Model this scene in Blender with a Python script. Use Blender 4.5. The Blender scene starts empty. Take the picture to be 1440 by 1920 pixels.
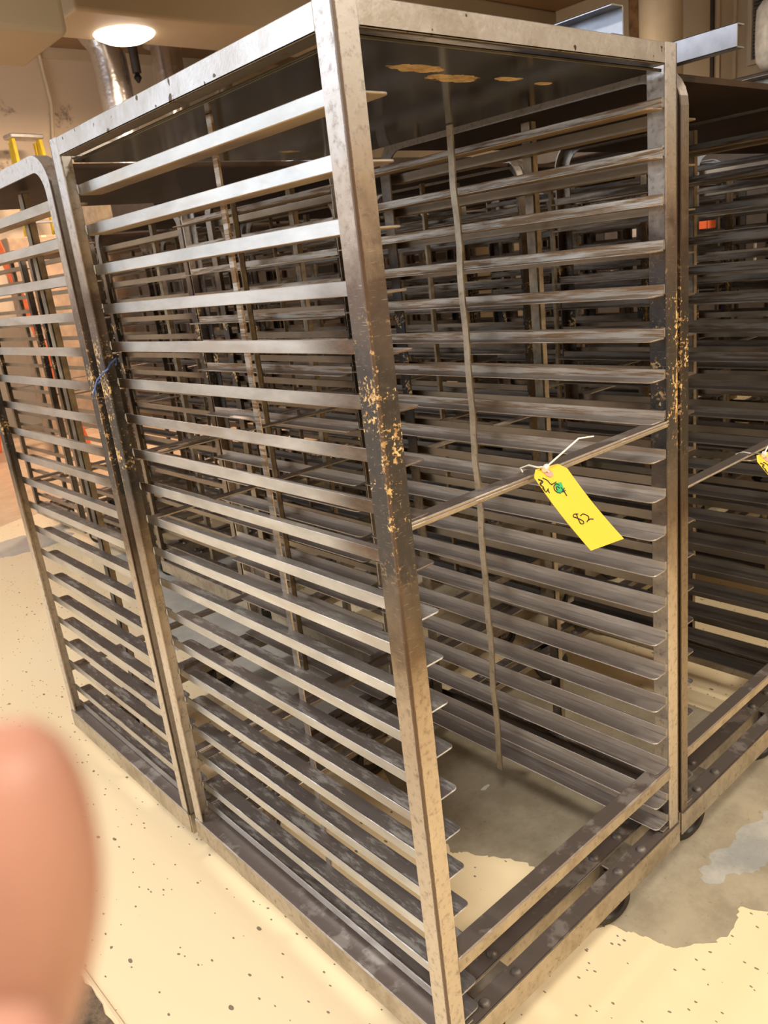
import bpy, bmesh, math, random
from mathutils import Vector, Matrix
random.seed(7)
SC = bpy.context.scene
COL = SC.collection
ZF = 1.715                      # height of the runner datum above the floor

# ------------------------------------------------------------------ camera
Rr = Vector((0.74163616, -0.66153802, -0.11110019))
Rd = Vector((-0.2777891, -0.15212681, -0.94852022))
Rf = Vector((0.61058089, 0.73431933, -0.2965908))
CP = Vector((-0.68659619, -0.81179118, -0.22281268 + ZF))
FPX = 1496.54
cam = bpy.data.cameras.new('camera')
cam.sensor_fit = 'HORIZONTAL'; cam.sensor_width = 36.0
cam.lens = FPX / 1440 * 36.0
cam.clip_start = 0.01; cam.clip_end = 80
cam.dof.use_dof = True; cam.dof.focus_distance = 1.5; cam.dof.aperture_fstop = cam.lens / 2.4
co = bpy.data.objects.new('camera', cam); COL.objects.link(co)
M = Matrix((Rr, -Rd, -Rf)).transposed().to_4x4(); M.translation = CP
co.matrix_world = M
SC.camera = co
def at(u, v, d):
    return CP + (Rr * ((u - 720) / FPX) + Rd * ((v - 960) / FPX) + Rf) * d
def on_plane(u, v, ax, val):
    d = Rr * ((u - 720) / FPX) + Rd * ((v - 960) / FPX) + Rf
    return CP + d * ((val - CP[ax]) / d[ax])

# ------------------------------------------------------------------ node helpers
class NT:
    def __init__(s, name):
        s.m = bpy.data.materials.new(name); s.m.use_nodes = True
        s.t = s.m.node_tree; s.b = s.t.nodes['Principled BSDF']
    def n(s, typ, **kw):
        nd = s.t.nodes.new(typ)
        for k, v in kw.items():
            if k.startswith('i_'): nd.inputs[k[2:].replace('_', ' ')].default_value = v
            else: setattr(nd, k, v)
        return nd
    def l(s, a, b): s.t.links.new(a, b)
    def obj(s): return s.n('ShaderNodeTexCoord').outputs['Object']
    def noise(s, vec, scale, detail=4, rough=0.55, dist=0, sc=None):
        if sc:
            mp = s.n('ShaderNodeMapping'); mp.inputs['Scale'].default_value = sc; s.l(vec, mp.inputs['Vector']); vec = mp.outputs[0]
        nd = s.n('ShaderNodeTexNoise'); nd.inputs['Scale'].default_value = scale; nd.inputs['Detail'].default_value = detail
        nd.inputs['Roughness'].default_value = rough; nd.inputs['Distortion'].default_value = dist
        s.l(vec, nd.inputs['Vector']); return nd.outputs['Fac']
    def ramp(s, fac, stops, interp='LINEAR'):
        r = s.n('ShaderNodeValToRGB'); cr = r.color_ramp; cr.interpolation = interp
        while len(cr.elements) > 1: cr.elements.remove(cr.elements[-1])
        cr.elements[0].position = stops[0][0]; cr.elements[0].color = c4(stops[0][1])
        for p, c in stops[1:]:
            e = cr.elements.new(p); e.color = c4(c)
        s.l(fac, r.inputs['Fac']); return r.outputs['Color']
    def mix(s, fac, a, b, mode='MIX'):
        m = s.n('ShaderNodeMix', data_type='RGBA', blend_type=mode)
        for sock, v in ((m.inputs[0], fac), (m.inputs[6], a), (m.inputs[7], b)):
            if hasattr(v, 'is_output') or isinstance(v, bpy.types.NodeSocket): s.l(v, sock)
            else: sock.default_value = v if isinstance(v, (int, float)) else c4(v)
        return m.outputs[2]
    def math(s, op, a, b=0.0, c=None, clamp=False):
        m = s.n('ShaderNodeMath', operation=op, use_clamp=clamp)
        for i, v in enumerate((a, b) if c is None else (a, b, c)):
            if isinstance(v, bpy.types.NodeSocket): s.l(v, m.inputs[i])
            else: m.inputs[i].default_value = v
        return m.outputs[0]
    def sep(s, v):
        x = s.n('ShaderNodeSeparateXYZ'); s.l(v, x.inputs[0]); return x.outputs
    def rng(s, v, a, b, c=0.0, d=1.0, smooth=True):
        m = s.n('ShaderNodeMapRange'); m.interpolation_type = 'SMOOTHSTEP' if smooth else 'LINEAR'
        s.l(v, m.inputs['Value'])
        for k, x in zip(('From Min', 'From Max', 'To Min', 'To Max'), (a, b, c, d)): m.inputs[k].default_value = x
        return m.outputs[0]
    def bump(s, h, strength=0.2, dist=0.002):
        b = s.n('ShaderNodeBump'); b.inputs['Strength'].default_value = strength; b.inputs['Distance'].default_value = dist
        s.l(h, b.inputs['Height']); s.l(b.outputs[0], s.b.inputs['Normal'])
    def set(s, **kw):
        for k, v in kw.items():
            sock = s.b.inputs[k.replace('_', ' ')]
            if isinstance(v, bpy.types.NodeSocket): s.l(v, sock)
            else: sock.default_value = (v if sock.type == 'VECTOR' else c4(v)) if isinstance(v, tuple) else v
        return s.m
def c4(c):
    return tuple(c) + (1.0,) if not isinstance(c, (int, float)) and len(c) == 3 else ((c, c, c, 1.0) if isinstance(c, (int, float)) else tuple(c))

MAT = {}
def simple(name, col, rough=0.6, metal=0.0, nscale=12, namt=0.12, bump=0.0, **kw):
    t = NT(name); o = t.obj(); f = t.noise(o, nscale, 5)
    dk = tuple(max(0, x * (1 - namt * 2)) for x in col); lt = tuple(min(1, x * (1 + namt)) for x in col)
    t.set(Base_Color=t.ramp(f, [(0.3, dk), (0.7, lt)]), Roughness=rough, Metallic=metal, **kw)
    if bump: t.bump(t.noise(o, nscale * 6, 4), bump, 0.003)
    MAT[name] = t.m; return t.m

# weathered oven-rack steel of the posts: burnt band at mid height, crumbs of baked crust
def m_post(name='post', k=1.0):
    t = NT(name); o = t.obj(); x, y, z = t.sep(o)
    f1 = t.noise(o, 9, 6, 0.65); f2 = t.noise(o, 70, 5, 0.7); f3 = t.noise(o, 3.0, 3)
    zw = t.math('ADD', z, t.math('MULTIPLY', t.math('SUBTRACT', f1, 0.5), 0.28))
    base = t.ramp(t.math('DIVIDE', zw, 2.0), [(0.0, (.52, .47, .40)), (0.30, (.60, .53, .44)), (0.40, (.46, .38, .29)), (0.47, (.20, .145, .095)), (0.535, (.036, .030, .026)),
                                  (0.67, (.030, .025, .023)), (0.735, (.10, .070, .055)), (0.785, (.36, .30, .25)), (0.85, (.46, .45, .45)), (1.0, (.54, .54, .56))])
    base = t.mix(t.rng(f2, .48, .75), base, t.mix(0.62, base, (.10, .08, .07)))
    cd = t.math('MAXIMUM', t.math('MINIMUM', t.math('ABSOLUTE', x), t.math('ABSOLUTE', t.math('SUBTRACT', x, .7758))), t.math('MINIMUM', t.math('ABSOLUTE', y), t.math('ABSOLUTE', t.math('SUBTRACT', y, .9265))))
    seam = t.math('MULTIPLY', t.rng(t.math('ADD', cd, t.math('MULTIPLY', t.math('SUBTRACT', f2, .5), .006)), .0055, .0035), .85)
    base = t.mix(seam, base, (.09, .055, .035))
    scr = t.noise(o, 40, 3, 0.6, sc=(1, 1, 14)); base = t.mix(t.math('MULTIPLY', t.rng(scr, .62, .70), 0.25), base, (.75, .68, .58))
    band = t.math('MULTIPLY', t.rng(z, 1.02, 1.16), t.rng(z, 1.47, 1.32))
    sp = t.noise(o, 130, 4, 0.7); big = t.noise(o, 16, 4, .6)
    near = t.math('MULTIPLY', t.rng(cd, .014, .003), .09)
    crumb = t.math('MULTIPLY', t.rng(t.math('ADD', t.math('ADD', sp, near), t.math('MULTIPLY', t.math('SUBTRACT', big, .5), 1.0)), .62, .68), band)
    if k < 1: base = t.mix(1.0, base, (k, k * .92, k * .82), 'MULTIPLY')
    col = t.mix(crumb, base, t.ramp(t.noise(o, 60, 3), [(.35, (.30, .15, .04)), (.6, (.78, .55, .25))]))
    metal = t.math('MULTIPLY', t.math('SUBTRACT', 1.0, crumb), t.math('SUBTRACT', 0.85, t.math('MULTIPLY', t.math('MULTIPLY', t.rng(z, .9, 1.08), t.rng(z, 1.55, 1.40)), .65)))
    rg = t.math('ADD', .36, t.math('MULTIPLY', f2, .25))
    t.bump(t.math('ADD', t.math('MULTIPLY', f2, .6), t.math('MULTIPLY', crumb, 1.2)), .35, .0015)
    MAT[name] = t.set(Base_Color=col, Metallic=metal, Roughness=rg)
m_post()
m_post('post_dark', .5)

def m_runner(name, clean, D0, D1):
    t = NT(name); o = t.obj(); x, y, z = t.sep(o)
    nx, ny, nz = t.sep(t.n('ShaderNodeNewGeometry').outputs['Normal'])
    f1 = t.noise(o, 12, 6, .62, sc=(1, .35, 1)); f2 = t.noise(o, 60, 5, .7, sc=(1, .4, 1)); f3 = t.noise(o, 5, 3, sc=(1, .6, 3))
    base = t.mix(t.rng(f1, .35, .7), clean, tuple(c * .72 for c in clean))
    base = t.mix(t.math('MULTIPLY', t.rng(f3, .5, .68), .35), base, (.30, .21, .13))
    # burnt colour near the posts around mid height
    e1 = t.math('ADD', t.rng(y, D0 + .27, D0 + .09), t.rng(y, D1 - .15, D1 - .02))
    e1 = t.math('ADD', e1, t.math('MULTIPLY', t.math('SUBTRACT', f1, .5), .7), clamp=True)
    band = t.math('MULTIPLY', t.rng(z, .92, 1.08), t.rng(z, 1.58, 1.38))
    burn = t.math('MULTIPLY', e1, band)
    base = t.mix(burn, base, t.ramp(f2, [(.3, (.035, .025, .02)), (.7, (.15, .09, .055))]))
    # baked grease beneath, scuffed shelf face toned darker low down to imitate reflected ceiling
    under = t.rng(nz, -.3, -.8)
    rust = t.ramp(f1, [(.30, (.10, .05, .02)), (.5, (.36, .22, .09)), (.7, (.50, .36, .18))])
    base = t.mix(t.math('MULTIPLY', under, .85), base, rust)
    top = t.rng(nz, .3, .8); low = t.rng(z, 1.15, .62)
    refl_scuff = t.mix(t.rng(t.noise(o, 26, 6, .75, sc=(1.6, .35, 1)), .49, .64), (.17, .155, .16), (.48, .50, .53))
    base = t.mix(t.math('MULTIPLY', top, t.math('ADD', .35, t.math('MULTIPLY', low, .55))), base, refl_scuff)
    met = t.math('SUBTRACT', .82, t.math('ADD', t.math('MULTIPLY', under, .5), t.math('MULTIPLY', burn, .3)))
    rg = t.math('ADD', t.math('ADD', .26, t.math('MULTIPLY', f2, .22)), t.math('MULTIPLY', top, .12))
    t.bump(f2, .2, .0012)
    MAT[name] = t.set(Base_Color=base, Metallic=met, Roughness=rg)
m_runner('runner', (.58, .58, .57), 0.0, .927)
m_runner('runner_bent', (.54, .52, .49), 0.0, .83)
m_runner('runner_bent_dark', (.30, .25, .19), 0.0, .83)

def m_inner(name, k, met):      # inboard runners: a brown greasy line along the upright face
    K = lambda c: tuple(q * k for q in c)
    t = NT(name); o = t.obj(); x, y, z = t.sep(o)
    nx, ny, nz = t.sep(t.n('ShaderNodeNewGeometry').outputs['Normal'])
    f1 = t.noise(o, 14, 6, .65, sc=(1, .25, 1)); f2 = t.noise(o, 75, 5, .7, sc=(1, .07, 1.3))
    base = t.mix(t.rng(f1, .3, .7), K((.50, .45, .39)), K((.34, .29, .24)))
    side = t.math('SUBTRACT', 1.0, t.rng(t.math('ABSOLUTE', nz), .3, .7))
    base = t.mix(t.math('MULTIPLY', side, t.rng(f2, .42, .6)), base, t.mix(t.rng(z, .9, 1.2), K((.36, .30, .24)), K((.20, .12, .06))))
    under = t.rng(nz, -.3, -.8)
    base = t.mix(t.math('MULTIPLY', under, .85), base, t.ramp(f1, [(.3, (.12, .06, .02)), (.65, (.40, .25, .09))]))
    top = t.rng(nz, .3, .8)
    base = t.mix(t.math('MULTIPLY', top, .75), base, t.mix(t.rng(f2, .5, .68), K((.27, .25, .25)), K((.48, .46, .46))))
    t.bump(f2, .35, .0015)
    MAT[name] = t.set(Base_Color=base, Metallic=t.math('SUBTRACT', met, t.math('MULTIPLY', under, .4)), Roughness=t.math('ADD', .32, t.math('MULTIPLY', f2, .25)))
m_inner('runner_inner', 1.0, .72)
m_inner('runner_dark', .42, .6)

def m_bar():
    t = NT('bar_steel'); o = t.obj(); x, y, z = t.sep(o)
    nx, ny, nz = t.sep(t.n('ShaderNodeNewGeometry').outputs['Normal'])
    f1 = t.noise(o, 10, 6, .65); f2 = t.noise(o, 80, 5, .7)
    base = t.mix(t.rng(f1, .35, .7), (.48, .42, .33), (.30, .25, .18))
    base = t.mix(t.rng(f2, .56, .75), base, (.20, .15, .10))
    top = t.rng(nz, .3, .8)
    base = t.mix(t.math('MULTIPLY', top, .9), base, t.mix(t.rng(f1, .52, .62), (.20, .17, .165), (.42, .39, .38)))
    t.bump(f2, .3, .0015)
    MAT['bar'] = t.set(Base_Color=base, Metallic=.78, Roughness=t.math('ADD', .36, t.math('MULTIPLY', f2, .2)))
m_bar()

def m_top():
    t = NT('top_rail_steel'); o = t.obj(); x, y, z = t.sep(o)
    nz = t.sep(t.n('ShaderNodeNewGeometry').outputs['Normal'])[2]
    f1 = t.noise(o, 12, 5, .6); f2 = t.noise(o, 110, 4, .75); f3 = t.noise(o, 45, 2, .5)
    base = t.mix(t.rng(f1, .35, .68), (.56, .56, .57), (.44, .42, .40))
    base = t.mix(t.rng(f3, .66, .70), base, (.10, .07, .05))
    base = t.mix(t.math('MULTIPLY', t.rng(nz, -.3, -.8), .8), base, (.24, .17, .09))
    t.bump(f2, .3, .001)
    MAT['top'] = t.set(Base_Color=base, Metallic=.86, Roughness=t.math('ADD', .25, t.math('MULTIPLY', f2, .22)))
m_top()

def m_sheet(name, blots, col, rough):
    t = NT(name); o = t.obj(); x, y, z = t.sep(o)
    f1 = t.noise(o, 5, 5, .6, sc=(1, .35, 1)); f2 = t.noise(o, 45, 4, .7)
    base = t.mix(t.rng(f1, .35, .7), col, tuple(c * .5 for c in col))
    acc = None
    nn = t.math('MULTIPLY', t.math('SUBTRACT', t.noise(o, 38, 5, .7), .5), 1.5)
    for (cx, cy, rx, ry) in blots:
        dx = t.math('DIVIDE', t.math('SUBTRACT', x, cx), rx); dy = t.math('DIVIDE', t.math('SUBTRACT', y, cy), ry)
        d = t.math('ADD', t.math('SQRT', t.math('ADD', t.math('MULTIPLY', dx, dx), t.math('MULTIPLY', dy, dy))), nn)
        m = t.rng(d, 1.05, .9)
        acc = m if acc is None else t.math('MAXIMUM', acc, m)
    rg = t.math('ADD', rough, t.math('MULTIPLY', f2, .10))
    met = .75
    if acc is not None:
        base = t.mix(acc, base, t.ramp(f2, [(.35, (.30, .16, .05)), (.65, (.62, .42, .18))]))
        rg = t.math('MAXIMUM', rg, t.math('MULTIPLY', acc, .7)); met = t.math('SUBTRACT', .75, t.math('MULTIPLY', acc, .75))
    MAT[name] = t.set(Base_Color=base, Metallic=met, Roughness=rg)
m_sheet('glossy_top_sheet', [(.25, .115, .055, .020), (.36, .15, .055, .022), (.47, .13, .035, .012), (.575, .14, .022, .009), (.50, .80, .03, .012), (.30, .62, .03, .01)], (.10, .085, .060), .08)
m_sheet('brown_top_sheet', [], (.06, .034, .020), .42)

simple('rivet_steel', (.17, .15, .14), .55, .6, 60, .25)
simple('brown_steel', (.30, .24, .17), .45, .6, 25, .3)
simple('zinc', (.28, .29, .33), .45, .9, 20, .12)
simple('rubber', (.022, .018, .016), .5, 0, 30, .2)
simple('caster_steel', (.30, .26, .22), .45, .8, 25, .25)
simple('black_iron', (.015, .013, .012), .5, .3)
simple('tag_yellow', (.72, .52, .02), .55, 0, 6, .02)
simple('tag_green', (.02, .42, .12), .6, 0)
simple('ink', (.012, .010, .02), .6, 0)
simple('white_plastic', (.80, .78, .72), .35, 0)
simple('ring_pink', (.75, .33, .28), .6, 0)
simple('blue_twine', (.07, .13, .34), .7, 0)
simple('wall_cream', (.62, .49, .31), .6, 0, 1.4, .05)
simple('trim_cream', (.70, .57, .38), .5, 0, 3, .05)
simple('soffit_tan', (.46, .39, .27), .6, 0, .8, .05)
simple('ceiling_tan', (.34, .22, .12), .7, 0, .8, .08)
simple('wood_post', (.36, .18, .06), .6, 0, 8, .3)
simple('dark_panel', (.05, .04, .035), .6, 0)
simple('ladder_yellow', (.85, .60, .02), .45, 0)
simple('ladder_orange', (.85, .16, .04), .45, 0)
simple('aluminium', (.62, .60, .58), .35, .8)
simple('cardboard', (.42, .30, .20), .8, 0)

def m_duct():
    t = NT('galvanised_duct'); o = t.obj()
    f = t.noise(o, 7, 3); z = t.sep(o)[2]
    t.bump(t.noise(o, 14, 2), .4, .01)
    MAT['duct'] = t.set(Base_Color=t.mix(f, (.62, .60, .58), (.78, .76, .74)), Metallic=.9, Roughness=.25)
m_duct()
def m_skin():
    t = NT('skin'); o = t.obj(); f = t.noise(o, 60, 4); f2 = t.noise(o, 18, 3)
    MAT['skin'] = t.set(Base_Color=t.mix(t.rng(f2, .3, .7), (.38, .19, .14), (.50, .29, .23)), Roughness=.45, Subsurface_Weight=.3,
                        Subsurface_Radius=(.012, .004, .002), Subsurface_Scale=.4)
    t.bump(f, .3, .0005)
m_skin()
simple('sleeve', (.06, .07, .10), .9, 0, 60, .1)

def emis(name, col, s):
    t = NT(name); t.set(Base_Color=col, Emission_Color=col, Emission_Strength=s, Roughness=.4); MAT[name] = t.m
emis('lamp_lens', (1.0, .80, .62), 12)
emis('tube_lens', (1.0, .84, .62), 9)
emis('day_pane', (.72, .85, 1.0), 3.0)

def m_floor():
    t = NT('painted_floor'); o = t.obj(); x, y, z = t.sep(o)
    f = t.noise(o, .8, 1); f2 = t.noise(o, 9, 4)
    base = t.mix(t.rng(f, .2, .8), (.86, .73, .50), (.83, .67, .43))
    # scattered dark chips
    w = t.n('ShaderNodeVectorMath', operation='ADD'); t.l(o, w.inputs[0])
    nv = t.n('ShaderNodeTexNoise'); nv.inputs['Scale'].default_value = 60; t.l(o, nv.inputs['Vector'])
    sc = t.n('ShaderNodeVectorMath', operation='SCALE'); sc.inputs['Scale'].default_value = .006; t.l(nv.outputs['Color'], sc.inputs[0]); t.l(sc.outputs[0], w.inputs[1])
    for s, th, k in ((26, .085, .66), (60, .11, .50)):
        v = t.n('ShaderNodeTexVoronoi', feature='F1'); v.inputs['Scale'].default_value = s
        mp = t.n('ShaderNodeMapping'); mp.inputs['Scale'].default_value = (1, .55, 1); mp.inputs['Rotation'].default_value = (0, 0, .6 + s * .01); t.l(w.outputs[0], mp.inputs['Vector']); t.l(mp.outputs[0], v.inputs['Vector'])
        wn = t.n('ShaderNodeTexWhiteNoise'); t.l(v.outputs['Color'], wn.inputs['Vector'])
        cl = t.math('GREATER_THAN', t.math('ADD', wn.outputs['Value'], t.math('MULTIPLY', t.math('SUBTRACT', f, .5), .9)), k)
        rad = t.math('MULTIPLY', t.math('ADD', .5, wn.outputs['Value']), th)
        m = t.math('MULTIPLY', t.math('LESS_THAN', v.outputs['Distance'], rad), cl)
        base = t.mix(t.math('MULTIPLY', m, .85), base, (.13, .095, .075))
    MAT['floor'] = t.set(Base_Color=base, Roughness=.27, Specular_IOR_Level=.5)
m_floor()
def m_conc(name, a, b, rough):
    t = NT(name); o = t.obj(); f = t.noise(o, 5, 6, .7); f2 = t.noise(o, 60, 5, .7)
    base = t.mix(t.rng(f, .35, .65), a, b); base = t.mix(t.rng(f2, .60, .75), base, tuple(c * .6 for c in a))
    MAT[name] = t.set(Base_Color=base, Roughness=rough)
m_conc('bare_concrete', (.30, .26, .19), (.42, .37, .28), .38)
m_conc('grey_concrete', (.38, .37, .34), (.50, .48, .43), .3)
m_conc('tan_floor', (.48, .33, .20), (.60, .44, .30), .35)
m_conc('scraped', (.30, .31, .31), (.48, .47, .43), .5)
def m_stainwall():
    t = NT('smudged_wall'); o = t.obj(); x, y, z = t.sep(o)
    f = t.noise(o, 2.2, 6, .72); f2 = t.noise(o, .6, 3)
    base = t.mix(f2, (.80, .66, .48), (.72, .58, .42))
    band = t.math('MULTIPLY', t.rng(z, 2.6, 2.9), t.rng(z, 4.05, 3.7))
    base = t.mix(t.math('MULTIPLY', t.math('MULTIPLY', t.rng(f, .55, .64), band), .75), base, (.20, .15, .11))
    base = t.mix(t.math('MULTIPLY', t.rng(t.noise(o, 1.1, 3, .5, sc=(3, 1, .2)), .55, .75), .22), base, (.45, .35, .25))
    MAT['smudged'] = t.set(Base_Color=base, Roughness=.55)
m_stainwall()

# ------------------------------------------------------------------ mesh helpers
class MB:
    def __init__(s): s.v = []; s.f = []
    def hexa(s, p):
        n = len(s.v); s.v += [tuple(q) for q in p]
        for f in ((0, 3, 2, 1), (4, 5, 6, 7), (0, 1, 5, 4), (1, 2, 6, 5), (2, 3, 7, 6), (3, 0, 4, 7)): s.f.append(tuple(n + i for i in f))
    def box(s, x0, x1, y0, y1, z0, z1):
        x0, x1 = sorted((x0, x1)); y0, y1 = sorted((y0, y1)); z0, z1 = sorted((z0, z1))
        s.hexa([(x0, y0, z0), (x1, y0, z0), (x1, y1, z0), (x0, y1, z0), (x0, y0, z1), (x1, y0, z1), (x1, y1, z1), (x0, y1, z1)]); return s
    def prism(s, poly, vec):
        n = len(s.v); k = len(poly); poly = [Vector(p) for p in poly]; vec = Vector(vec)
        s.v += [tuple(p) for p in poly] + [tuple(p + vec) for p in poly]
        s.f.append(tuple(range(n + k - 1, n - 1, -1))); s.f.append(tuple(range(n + k, n + 2 * k)))
        for i in range(k): j = (i + 1) % k; s.f.append((n + i, n + j, n + k + j, n + k + i))
        return s
    def ring(s, pts, rads, seg=12, up=None, cap=True):       # tube through points with a radius each
        pts = [Vector(p) for p in pts]; n0 = len(s.v); prev = None
        for i, p in enumerate(pts):
            d = (pts[min(i + 1, len(pts) - 1)] - pts[max(i - 1, 0)]).normalized()
            if prev is None:
                a = d.orthogonal().normalized()
            else:
                a = (prev - d * prev.dot(d)).normalized()
            prev = a; b = d.cross(a)
            r = rads[i] if isinstance(rads, (list, tuple)) else rads
            for k in range(seg):
                t = 2 * math.pi * k / seg; s.v.append(tuple(p + (a * math.cos(t) + b * math.sin(t)) * r))
        for i in range(len(pts) - 1):
            for k in range(seg):
                k2 = (k + 1) % seg; q = n0 + i * seg; s.f.append((q + k, q + k2, q + seg + k2, q + seg + k))
        if cap:
            s.f.append(tuple(n0 + k for k in range(seg - 1, -1, -1))); q = n0 + (len(pts) - 1) * seg; s.f.append(tuple(q + k for k in range(seg)))
        return s
    def lathe(s, prof, c, axis='z', seg=24):
        n0 = len(s.v); c = Vector(c)
        for r, h in prof:
            for k in range(seg):
                t = 2 * math.pi * k / seg; a, b = r * math.cos(t), r * math.sin(t)
                p = {'z': (a, b, h), 'x': (h, a, b), 'y': (b, h, a)}[axis]; s.v.append(tuple(c + Vector(p)))
        for i in range(len(prof) - 1):
            for k in range(seg):
                k2 = (k + 1) % seg; q = n0 + i * seg; s.f.append((q + k, q + k2, q + seg + k2, q + seg + k))
        s.f.append(tuple(n0 + k for k in range(seg - 1, -1, -1))); q = n0 + (len(prof) - 1) * seg; s.f.append(tuple(q + k for k in range(seg)))
        return s
    def build(s, name, mat, parent=None, bevel=0.0, smooth=False, seg=1):
        me = bpy.data.meshes.new(name); me.from_pydata(s.v, [], s.f); me.update()
        bm = bmesh.new(); bm.from_mesh(me); bmesh.ops.recalc_face_normals(bm, faces=bm.faces); bm.to_mesh(me); bm.free()
        if smooth:
            for p in me.polygons: p.use_smooth = True
        me.materials.append(MAT[mat] if isinstance(mat, str) else mat)
        o = bpy.data.objects.new(name, me); COL.objects.link(o)
        if parent: o.parent = parent
        if bevel:
            b = o.modifiers.new('bevel', 'BEVEL'); b.width = bevel; b.segments = seg; b.limit_method = 'ANGLE'; b.angle_limit = math.radians(40)
        if smooth:
            try: me.shade_smooth_by_angle
            except AttributeError: pass
            e = o.modifiers.new('split', 'EDGE_SPLIT'); e.split_angle = math.radians(40)
        return o
def empty(name, loc, label, cat, group=None, rz=0):
    o = bpy.data.objects.new(name, None); COL.objects.link(o); o.location = loc; o.rotation_euler = (0, 0, rz); o.empty_display_size = .1
    o['label'] = label; o['category'] = cat
    if group: o['group'] = group
    return o
def tag(o, label, cat, group=None):
    o['label'] = label; o['category'] = cat
    if group: o['group'] = group
    return o
def struct(o): o['kind'] = 'structure'; return o
def copy_tree(o, parent=None):
    c = o.copy(); COL.objects.link(c); c.parent = parent
    for ch in list(o.children): copy_tree(ch, c)
    return c

# ------------------------------------------------------------------ racks
L = .0384; TW = .0850; FH = .018
def runner_mb(x, s, y0, y1, zt, r=.011, wid=TW - L):
    """angle runner: upright leaf at x, shelf leaf going s (+1/-1) inward with rounded ends"""
    m = MB(); th = .003
    m.box(x, x + s * th, y0, y1, zt - FH - th, zt)
    xi = x + s * wid; z = zt - FH - th
    pts = [(x + s * th, y0)]
    for k in range(6):
        a = math.pi / 2 * k / 5; pts.append((xi - s * r + s * r * math.sin(a), y0 + r - r * math.cos(a)))
    for k in range(6):
        a = math.pi / 2 * k / 5; pts.append((xi - s * r + s * r * math.cos(a), y1 - r + r * math.sin(a)))
    pts.append((x + s * th, y1))
    m.prism([(a, b, z) for a, b in pts], (0, 0, th))
    return m
def angle_z(x, y, sx, sy, lx, ly, z0, z1, th=.004):
    """vertical angle iron with its outer corner at x, y"""
    m = MB(); P = [(x, y), (x + sx * lx, y), (x + sx * lx, y + sy * th), (x + sx * th, y + sy * th), (x + sx * th, y + sy * ly), (x, y + sy * ly)]
    return m.prism([(a, b, z0) for a, b in P], (0, 0, z1 - z0))
ZK = [ZF - .08 * k for k in range(18)] + [.262, .204]
WHX, WHR = .0, .0625
def caster(root, x, y, ang, zplate, swivel=True):
    """swivel caster; the wheel trails from the plate centre by 45 mm along ang"""
    ca, sa = math.cos(ang), math.sin(ang)
    e = MB().box(x - .048, x + .048, y - .045, y + .045, zplate - .005, zplate).build('caster', 'caster_steel', root, .001)
    h = MB().lathe([(.03, zplate - .028), (.034, zplate - .02), (.034, zplate - .005)], (x, y, 0), 'z', 16).build('swivel_head', 'caster_steel', e, smooth=True)
    wx, wy = x + ca * .04, y + sa * .04
    fk = MB()
    for s in (-1, 1):
        ox, oy = -sa * s * .024, ca * s * .024
        tx, ty = -sa * s * .002, ca * s * .002
        P = [(x - ca * .03, y - sa * .03, zplate - .026), (x + ca * .045, y + sa * .045, zplate - .026), (wx + ca * .014, wy + sa * .014, WHR - .008), (wx - ca * .014, wy - sa * .014, WHR - .008)]
        fk.prism([(a + ox, b + oy, c) for a, b, c in P], (tx, ty, 0))
    fk.hexa([(x - ca * .03 + sa * .026, y - sa * .03 - ca * .026, zplate - .029), (x + ca * .045 + sa * .026, y + sa * .045 - ca * .026, zplate - .029), (x + ca * .045 - sa * .026, y + sa * .045 + ca * .026, zplate - .029), (x - ca * .03 - sa * .026, y - sa * .03 + ca * .026, zplate - .029),
             (x - ca * .03 + sa * .026, y - sa * .03 - ca * .026, zplate - .025), (x + ca * .045 + sa * .026, y + sa * .045 - ca * .026, zplate - .025), (x + ca * .045 - sa * .026, y + sa * .045 + ca * .026, zplate - .025), (x - ca * .03 - sa * .026, y - sa * .03 + ca * .026, zplate - .025)])
    fk.build('fork', 'caster_steel', e)
    w = MB().lathe([(.012, -.02), (.030, -.019), (.033, -.012), (.040, -.012), (.044, -.019), (.057, -.019), (WHR, -.012), (WHR, .012), (.057, .019), (.044, .019), (.040, .012), (.033, .012), (.030, .019), (.012, .02)], (0, 0, 0), 'y', 28).build('wheel', 'rubber', e, smooth=True)
    w.location = (wx, wy, WHR); w.rotation_euler = (0, 0, ang)
    ax = MB().lathe([(.008, -.03), (.008, .03)], (0, 0, 0), 'y', 10).build('axle', 'caster_steel', e)
    ax.location = (wx, wy, WHR); ax.rotation_euler = (0, 0, ang)
    return e
def rivet(bar, x, y, z):
    return MB().lathe([(.0115, 0), (.011, .003), (.008, .0065), (.003, .008)], (x, y, z), 'z', 14).build('rivet', 'rivet_steel', bar, smooth=True)

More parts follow.
